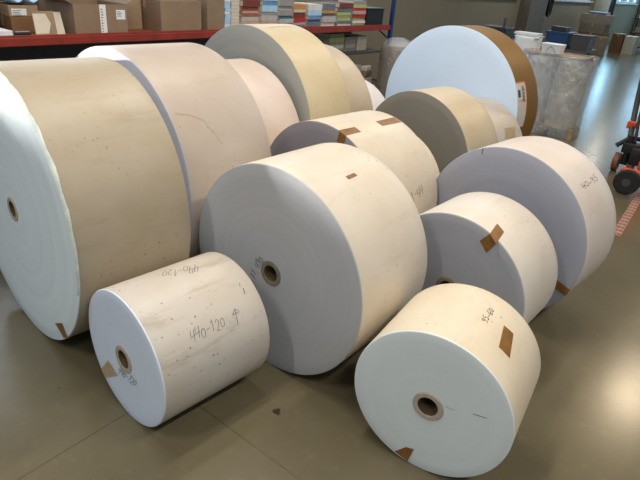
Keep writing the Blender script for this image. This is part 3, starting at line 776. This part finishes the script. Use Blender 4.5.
# hanging cable coil on wall column
cc = thing('cable_coil', 'long black cable coil hanging on the wall right of the taupe column', 'cable', 17.45, TW-.26, 1.05)
bm = bmesh.new()
for q in range(4):
    tube(bm, [(.16*math.sin(a*PI/10)*(1-.1*q), -.03+.02*q, .38+.36*math.cos(a*PI/10)*(1-.03*q)) for a in range(21)], .022, 6)
mesh_obj('cable', bm, M['black'], cc, smooth=True)
bm = bmesh.new(); tube(bm, [(0, .25, .76), (0, -.04, .76), (0, -.05, .80)], .015, 6); mesh_obj('hook', bm, M['steel'], cc)

# ------------------------------------------------------------------ far end: boxes and shelves
FB = [(20.6, 21.3, 4.35, 5.2, 0, .62, 'card3', 'orange brown box on the floor at the far wall, bottom of its pile'),
      (20.6, 21.3, 4.40, 5.2, .621, .90, 'card', 'mid brown box, middle of the far pile'),
      (20.65, 21.3, 4.35, 5.25, .901, 1.18, 'card2', 'light brown box, top of the far pile'),
      (20.3, 20.58, 4.20, 4.55, .0, .55, 'card2', 'pale slim box leaning before the far pile'),
      (21.8, 22.5, 4.0, 4.36, 0, .62, 'card3', 'dark orange box at the foot of the cream column'),
      (21.9, 22.5, 3.62, 3.97, 0, .58, 'cream', 'cream box at the foot of the cream column')]
for i, (a, b, c, d, z0, z1, mt, lab) in enumerate(FB): carton(lab, a, b, c, d, z0, z1, M[mt])
o = sheets('messy papers on top of the far box pile', 20.7, 21.2, 4.5, 5.05, 1.183, 1.26, [M['white'], M['dark'], M['blue_paper']], 3, jit=.06)
bm = bmesh.new(); tube(bm, [(0, 0, 0), (0, 0, 2.6)], .09, 10); solo('pipe', bm, M['black'], 'black upright pipe beside the cream column', 'pipe', 22.9, 4.85, 0)
fs = thing('metal_shelf', 'black metal shelf loaded with boxes at the far right', 'shelf', 24.2, 3.1, 0)
bm = None
for (z) in (.12, .60, 1.08):
    bm = bmesh.new(); box(bm, -.3, .3, -1.1, 1.1, z, z+.03); mesh_obj('shelf_board', bm, M['black'], fs)
for xx in (-.28, .28):
    for yy in (-1.08, 1.08):
        bm = bmesh.new(); box(bm, xx-.02, xx+.02, yy-.02, yy+.02, 0, 1.55); mesh_obj('post', bm, M['black'], fs)
rnd = random.Random(12)
for lvl, z in enumerate((.151, .631, 1.111)):
    y = 4.1; k = 0
    while y > 2.2:
        w = rnd.uniform(.22, .42); h = rnd.uniform(.15, .40)
        mt = rnd.choice(['card', 'card2', 'dark', 'cream', 'card3', 'cover_grey'])
        bm = bmesh.new(); box(bm, -.2, .2, -w/2, w/2, 0, h, .005)
        solo('storage_box', bm, M[mt], '%s box, %s from left, %s board of far black shelf' % ({'card': 'brown', 'card2': 'light brown', 'dark': 'dark', 'cream': 'cream', 'card3': 'orange brown', 'cover_grey': 'grey'}[mt], ['first', 'second', 'third', 'fourth', 'fifth', 'sixth', 'seventh', 'eighth'][k], ['bottom', 'middle', 'top'][lvl]), 'box', 24.2, y-w/2, z, rnd.uniform(-.05, .05), 'boxes on the far black shelf')
        y -= w+.04; k += 1

# ------------------------------------------------------------------ orange pallet truck at the right edge
pt = thing('pallet_truck', 'orange pallet truck with black handle at the right edge', 'pallet truck', 6.25, .70, 0)
def wheel(nm, x, y, r, w, mt, ax='y'):
    bm = bmesh.new(); lathe(bm, [(-w/2, r*.35), (-w/2, r*.92), (-w*.35, r), (w*.35, r), (w/2, r*.92), (w/2, r*.35)], 32, ax, (x, y, r), closed=True)
    wo = mesh_obj(nm, bm, mt, pt, smooth=True)
    bm = bmesh.new(); lathe(bm, [(-w*.55, 0), (-w*.55, r*.34), (w*.55, r*.34), (w*.55, 0)], 20, ax, (x, y, r)); mesh_obj('hub', bm, M['dark'], wo, smooth=True)
wheel('steer_wheel', .36, .22, .10, .06, M['wheelbrown']); wheel('steer_wheel', .36, .07, .10, .06, M['wheelbrown'])
wheel('load_wheel', -.42, -.035, .118, .07, M['rubber'], 'x')
bm = bmesh.new()
box(bm, -.44, -.30, -.80, -.17, .03, .24, .02); box(bm, -.36, -.28, -.17, .06, .14, .22, .01)
box(bm, -.30, .34, -.34, -.18, .12, .24, .01); box(bm, .10, .30, -.70, -.02, .12, .22, .02)
mesh_obj('fork_frame', bm, M['jack'], pt)
bm = bmesh.new(); box(bm, .18, .30, -.18, .0, .24, .66, .03); mesh_obj('hydraulic_body', bm, M['jack'], pt)
bm = bmesh.new(); tube(bm, [(.36, .145, .10), (.36, .145, .40)], .035, 12); tube(bm, [(.36, .04, .10), (.36, .25, .10)], .02, 10); box(bm, .29, .43, .02, .20, .22, .33, .01); box(bm, .24, .34, -.05, .10, .12, .30, .02); tube(bm, [(.30, .26, .28), (.36, .15, .38), (.44, .0, .36)], .025, 8)
mesh_obj('steering_head', bm, M['black'], pt, smooth=True)
bm = bmesh.new(); tube(bm, [(.37, .16, .35), (.60, .22, .55), (.81, .27, .74), (1.0, .32, 1.02)], .03, 10); tube(bm, [(.33, .10, .34), (.55, .16, .56), (.78, .2, .76)], .018, 8); mesh_obj('handle', bm, M['black'], pt, smooth=True)
bm = bmesh.new(); box(bm, .48, .55, .16, .25, .44, .52, .01); mesh_obj('collar', bm, M['jack'], pt)

# red and white floor tape: a stencilled band of short red strokes
bm = bmesh.new(); n = 46
tp = thing('floor_tape', 'red and white hatched warning tape on the floor by the large right roll', 'floor tape', 5.7, .52, 0, .035)
box(bm, -1.05, 1.05, -.034, .034, .0004, .0012); mesh_obj('white_band', bm, simple('worn_tape_white', (.38, .31, .24), .5), tp)
bm = bmesh.new()
for k in range(24):
    x = -1.04+k*.086
    for y0, y1 in ((-.032, -.003), (.003, .032)):
        slab(bm, [(x, y0, .0014), (x+.046, y0, .0014), (x+.052, y1, .0014), (x+.006, y1, .0014)], (0, 0, .0006))
bmesh.ops.recalc_face_normals(bm, faces=bm.faces)
mesh_obj('red_hatching', bm, simple('worn_tape_red', (.34, .085, .06), .5), tp)
# dead leaf
lf = bmesh.new()
pts = []
for k in range(14):
    a = 2*PI*k/14; r = .015*(1+.35*math.cos(3*a)); pts.append(lf.verts.new((r*math.cos(a), r*math.sin(a), .003+.006*abs(math.sin(a*1.5)))))
c = lf.verts.new((0, 0, .002))
for k in range(14): lf.faces.new((c, pts[k], pts[(k+1) % 14]))
o = solo('dead_leaf', lf, simple('dry_leaf', (.05, .022, .015), .7, var=.4, scale=60), 'small crumpled reddish brown leaf on the floor before the central roll', 'leaf', 0, 0, 0)
o.location = (-.123, 1.781, 0)
sm = o.modifiers.new('t', 'SOLIDIFY'); sm.thickness = .0012

# ------------------------------------------------------------------ ceiling lamps
def lamp(s, t, z, power, col, size=(1.5, .22), where=''):
    r = thing('ceiling_lamp', 'long tube lamp hanging from the ceiling, ' + where, 'lamp', s, t, z)
    bm = bmesh.new(); box(bm, -size[0]/2-.03, size[0]/2+.03, -size[1]/2-.02, size[1]/2+.02, .02, .08, .01); mesh_obj('housing', bm, M['frame'], r)
    bm = bmesh.new()
    for xx in (-.5, .5): tube(bm, [(xx, 0, .08), (xx, 0, ZC-z)], .006, 6)
    mesh_obj('hanger', bm, M['steel'], r)
    ld = bpy.data.lights.new('lamp_light', 'AREA'); ld.shape = 'RECTANGLE'; ld.size, ld.size_y = size; ld.energy = power; ld.color = col
    lo = bpy.data.objects.new('lamp_tube', ld); link(lo, r); lo.location = (0, 0, .0)
WARM = (1., .92, .81); NEU = (1., .94, .86)
lamp(1.2, 1.75, 4.2, 62, WARM, where='above the small left roll')
lamp(2.2, -1.6, 4.2, 95, WARM, where='over the open floor right of the rolls')
lamp(-.6, -1.4, 4.2, 60, WARM, where='behind and right of the camera')
lamp(3.1, 2.5, 4.2, 72, WARM, where='above the middle of the rolls')
lamp(7.0, 2.6, 4.2, 60, NEU, where='above the pallet load')
lamp(9.0, -.05, 4.2, 85, (1., .80, .56), (1.3, .55), where='above the pallet truck aisle')
lamp(-1.8, 1.6, 4.2, 70, NEU, where='behind the camera')
lamp(15, 3.6, 4.2, 50, NEU, where='towards the far shelves')
lamp(22, 3.9, 4.2, 60, NEU, where='over the far shelves')

def window_light(a, b, power, col=(.62, .82, 1.)):
    ld = bpy.data.lights.new('daylight', 'AREA'); ld.shape = 'RECTANGLE'; ld.size = b-a; ld.size_y = ZT-ZS; ld.energy = power; ld.color = col
    o = bpy.data.objects.new('window_daylight', ld); link(o)
    o.location = W((a+b)/2, TW+.35, (ZS+ZT)/2)
    o.rotation_euler = (Matrix(((D1.x, 0, D2.x), (D1.y, 0, D2.y), (0, -1, 0))).to_euler())
    return o
for i, (a, b) in enumerate(WIN): window_light(a, b, [60, 50, 60, 60, 110, 330][i], (.62, .82, 1.) if i < 4 else (.38, .72, 1.))

ld = bpy.data.lights.new('daylight', 'AREA'); ld.shape = 'RECTANGLE'; ld.size = FT1-FT0; ld.size_y = FZ1-FZ0; ld.energy = 420; ld.color = (.42, .74, 1.)
o = bpy.data.objects.new('window_daylight', ld); link(o); o.location = W(S1+.35, (FT0+FT1)/2, (FZ0+FZ1)/2); o.rotation_euler = D1.to_track_quat('Z', 'Y').to_euler()  # area light behind the added far window, for the floor reflection
# low sun coming through the first window, over the rack, onto the tops of the left rolls
al, el = math.radians(50), math.radians(4.9)
d = (D1*math.sin(al) - D2*math.cos(al))*math.cos(el) - Vector((0, 0, math.sin(el)))
ld = bpy.data.lights.new('low_sun', 'AREA'); ld.shape = 'RECTANGLE'; ld.size, ld.size_y = 2.0, 3.0; ld.energy = 85; ld.color = (1., .97, .92); ld.spread = math.radians(4)
so = bpy.data.objects.new('low_sun', ld); link(so); so.location = W(-2.85, TW+.1, 2.5) - d*2.2
so.rotation_euler = (-d).to_track_quat('Z', 'Y').to_euler()

w = bpy.data.worlds.new('world'); scn.world = w; w.use_nodes = True
bg = w.node_tree.nodes['Background']; bg.inputs[0].default_value = (.62, .80, 1.0, 1); bg.inputs[1].default_value = .44

# ------------------------------------------------------------------ camera
f, p, r_ = 546.468, 0.452328, 0.083056
fwd = Vector((0, math.cos(p), -math.sin(p))); right = Vector((1, 0, 0)); up = right.cross(fwd)
ax = right*math.cos(r_) + up*math.sin(r_); ay = -right*math.sin(r_) + up*math.cos(r_); az = -fwd
cam = bpy.data.cameras.new('camera'); cam.sensor_width = 36; cam.lens = f/640*36; cam.clip_end = 200
co = bpy.data.objects.new('camera', cam); link(co)
co.matrix_world = Matrix(((ax.x, ay.x, az.x, 0), (ax.y, ay.y, az.y, 0), (ax.z, ay.z, az.z, 1.7), (0, 0, 0, 1)))
scn.camera = co
scn.view_settings.view_transform = 'Standard'; scn.view_settings.look = 'None'
scn.view_settings.gamma = 1; scn.view_settings.exposure = -0.08; scn.view_settings.use_curve_mapping = False
